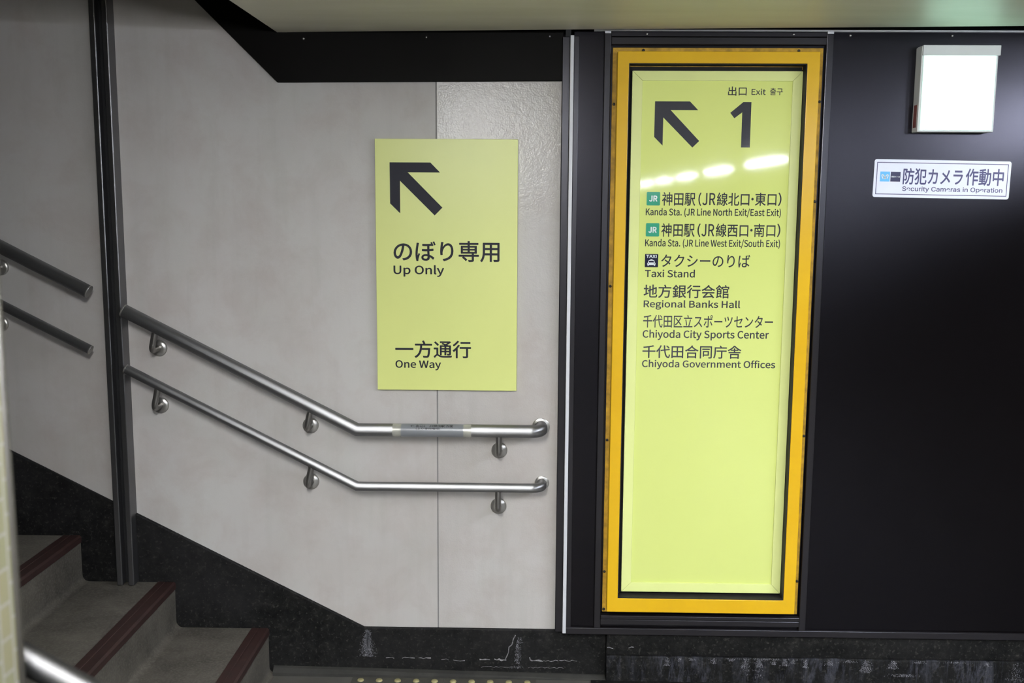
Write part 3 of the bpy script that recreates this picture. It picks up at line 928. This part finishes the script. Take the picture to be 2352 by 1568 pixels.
# a rounded white M with a small loop under its middle, as printed on the blue square
bm = bmesh.new()
def stroke(pts, w):
    L, R = [], []
    for i, p in enumerate(pts):
        q0, q1 = pts[max(0, i - 1)], pts[min(len(pts) - 1, i + 1)]
        dx, dz = q1[0] - q0[0], q1[1] - q0[1]
        l = math.hypot(dx, dz)
        nx, nz = -dz / l * w / 2, dx / l * w / 2
        L.append(bm.verts.new((cx + hw * (p[0] + nx), -0.0026, cz + hw * (p[1] + nz))))
        R.append(bm.verts.new((cx + hw * (p[0] - nx), -0.0026, cz + hw * (p[1] - nz))))
    for i in range(len(pts) - 1):
        bm.faces.new((L[i], L[i + 1], R[i + 1], R[i]))
for s in (-1, 1):
    stroke([(s * x, z) for x, z in ((0.42, -0.42), (0.58, -0.05), (0.66, 0.25), (0.58, 0.40), (0.42, 0.36), (0.20, 0.10), (0.0, -0.14), (-0.14, -0.30), (-0.13, -0.40), (0.0, -0.42))], 0.20)
parts.append(link('emblem', bm, 'white_print', None))
a = nl(245, 1290); b = nl(330, 1290); c = nl(288, 1332); d = nl(288, 1248)
parts.append(link('navy_mark', poly_xz(bmesh.new(), rrect(a[0], b[0], c[1], d[1], 0.0006), -0.0023), 'navy', None, recalc=False))
parts.append(write([nrun('東京メトロ', 251, 324, 1283, 1297)], -0.0026, 'white_print', None, bold=0.008))
for o in parts:
    o.parent = nt
nt.rotation_euler = (0, RAD(0.75), 0)

# ------------------------------------------------------------------ tactile paving along the wall foot
def dome(bm, x, y, z, r, h, seg=16):
    rings = [(r, 0.0), (r * 0.86, h * 0.75), (r * 0.62, h)]
    vs = [[bm.verts.new((x + rr * math.cos(2 * math.pi * k / seg), y + rr * math.sin(2 * math.pi * k / seg), z + hh)) for k in range(seg)] for rr, hh in rings]
    for p, q in zip(vs[:-1], vs[1:]):
        for k in range(seg):
            bm.faces.new((p[k], p[(k + 1) % seg], q[(k + 1) % seg], q[k]))
    bm.faces.new(vs[-1])
    return bm
stud_me = None
PL = ('tactile paving block with worn yellow studs nearest the stairs, at the wall foot', 'tactile paving block with worn yellow studs at the wall foot below the handrail ends')
for i in range(2):
    x0 = -0.593 + 0.3105 * i
    t = thing('tactile_block', PL[i], 'paving block', (x0 + 0.155, 3.02, 0.0), 'tactile paving blocks along the wall foot')
    link('slab', box(bmesh.new(), x0 + 0.001, x0 + 0.3095, 2.865, 3.166, -0.03, 0.002), 'block', t, bevel=0.0015)
    for k in range(5):
        for j in range(5):
            if stud_me is None:
                so = autosmooth(link('stud', dome(bmesh.new(), 0, 0, 0, 0.0115, 0.005), 'stud', t), 30)
                stud_me = so.data
            else:
                so = bpy.data.objects.new('stud', stud_me)
                COL.objects.link(so)
                so.parent = t
                so.matrix_parent_inverse = Matrix.Translation(-Vector(t.location))
            so.location = (x0 + 0.031 + 0.0621 * k, 3.142 - 0.0621 * j, 0.002)

# ------------------------------------------------------------------ ceiling lights of the corridor (two rows running away from the wall)
def ceiling_light(x, y, L, w, drop, h, label, mat):
    """a shallow body hanging from the ceiling with a lit diffuser under it"""
    r = thing('ceiling_light', label, 'light', (x, y, CZ), 'tube lights on the corridor ceiling')
    bm = bmesh.new()
    prism_xz(bm, [(x - w * 0.75, CZ), (x - w * 0.5, CZ - drop), (x + w * 0.5, CZ - drop), (x + w * 0.75, CZ)], y - L / 2 - 0.02, y + L / 2 + 0.02)
    link('fixture_body', bm, 'housing', r)
    link('diffuser', box(bmesh.new(), x - w / 2, x + w / 2, y - L / 2, y + L / 2, CZ - drop - h, CZ - drop + 0.0005), mat, r, bevel=0.012, segs=4)
ORD = ('first', 'second', 'third', 'fourth', 'fifth', 'sixth', 'seventh', 'eighth', 'ninth', 'tenth')
for i in range(9):
    ceiling_light(2.2, 1.6 - 2.45 * i, 1.25, 0.10, 0.105, 0.024, ORD[i] + ' ceiling tube light from the dark wall in the row away from the tiles', 'tube_cool')
for i in range(4):
    ceiling_light(-0.34, 0.40 - 4.8 * i, 1.25, 0.16, 0.017, 0.07, ORD[i] + ' ceiling tube light from the pale wall in the row beside the tiles', 'tube')
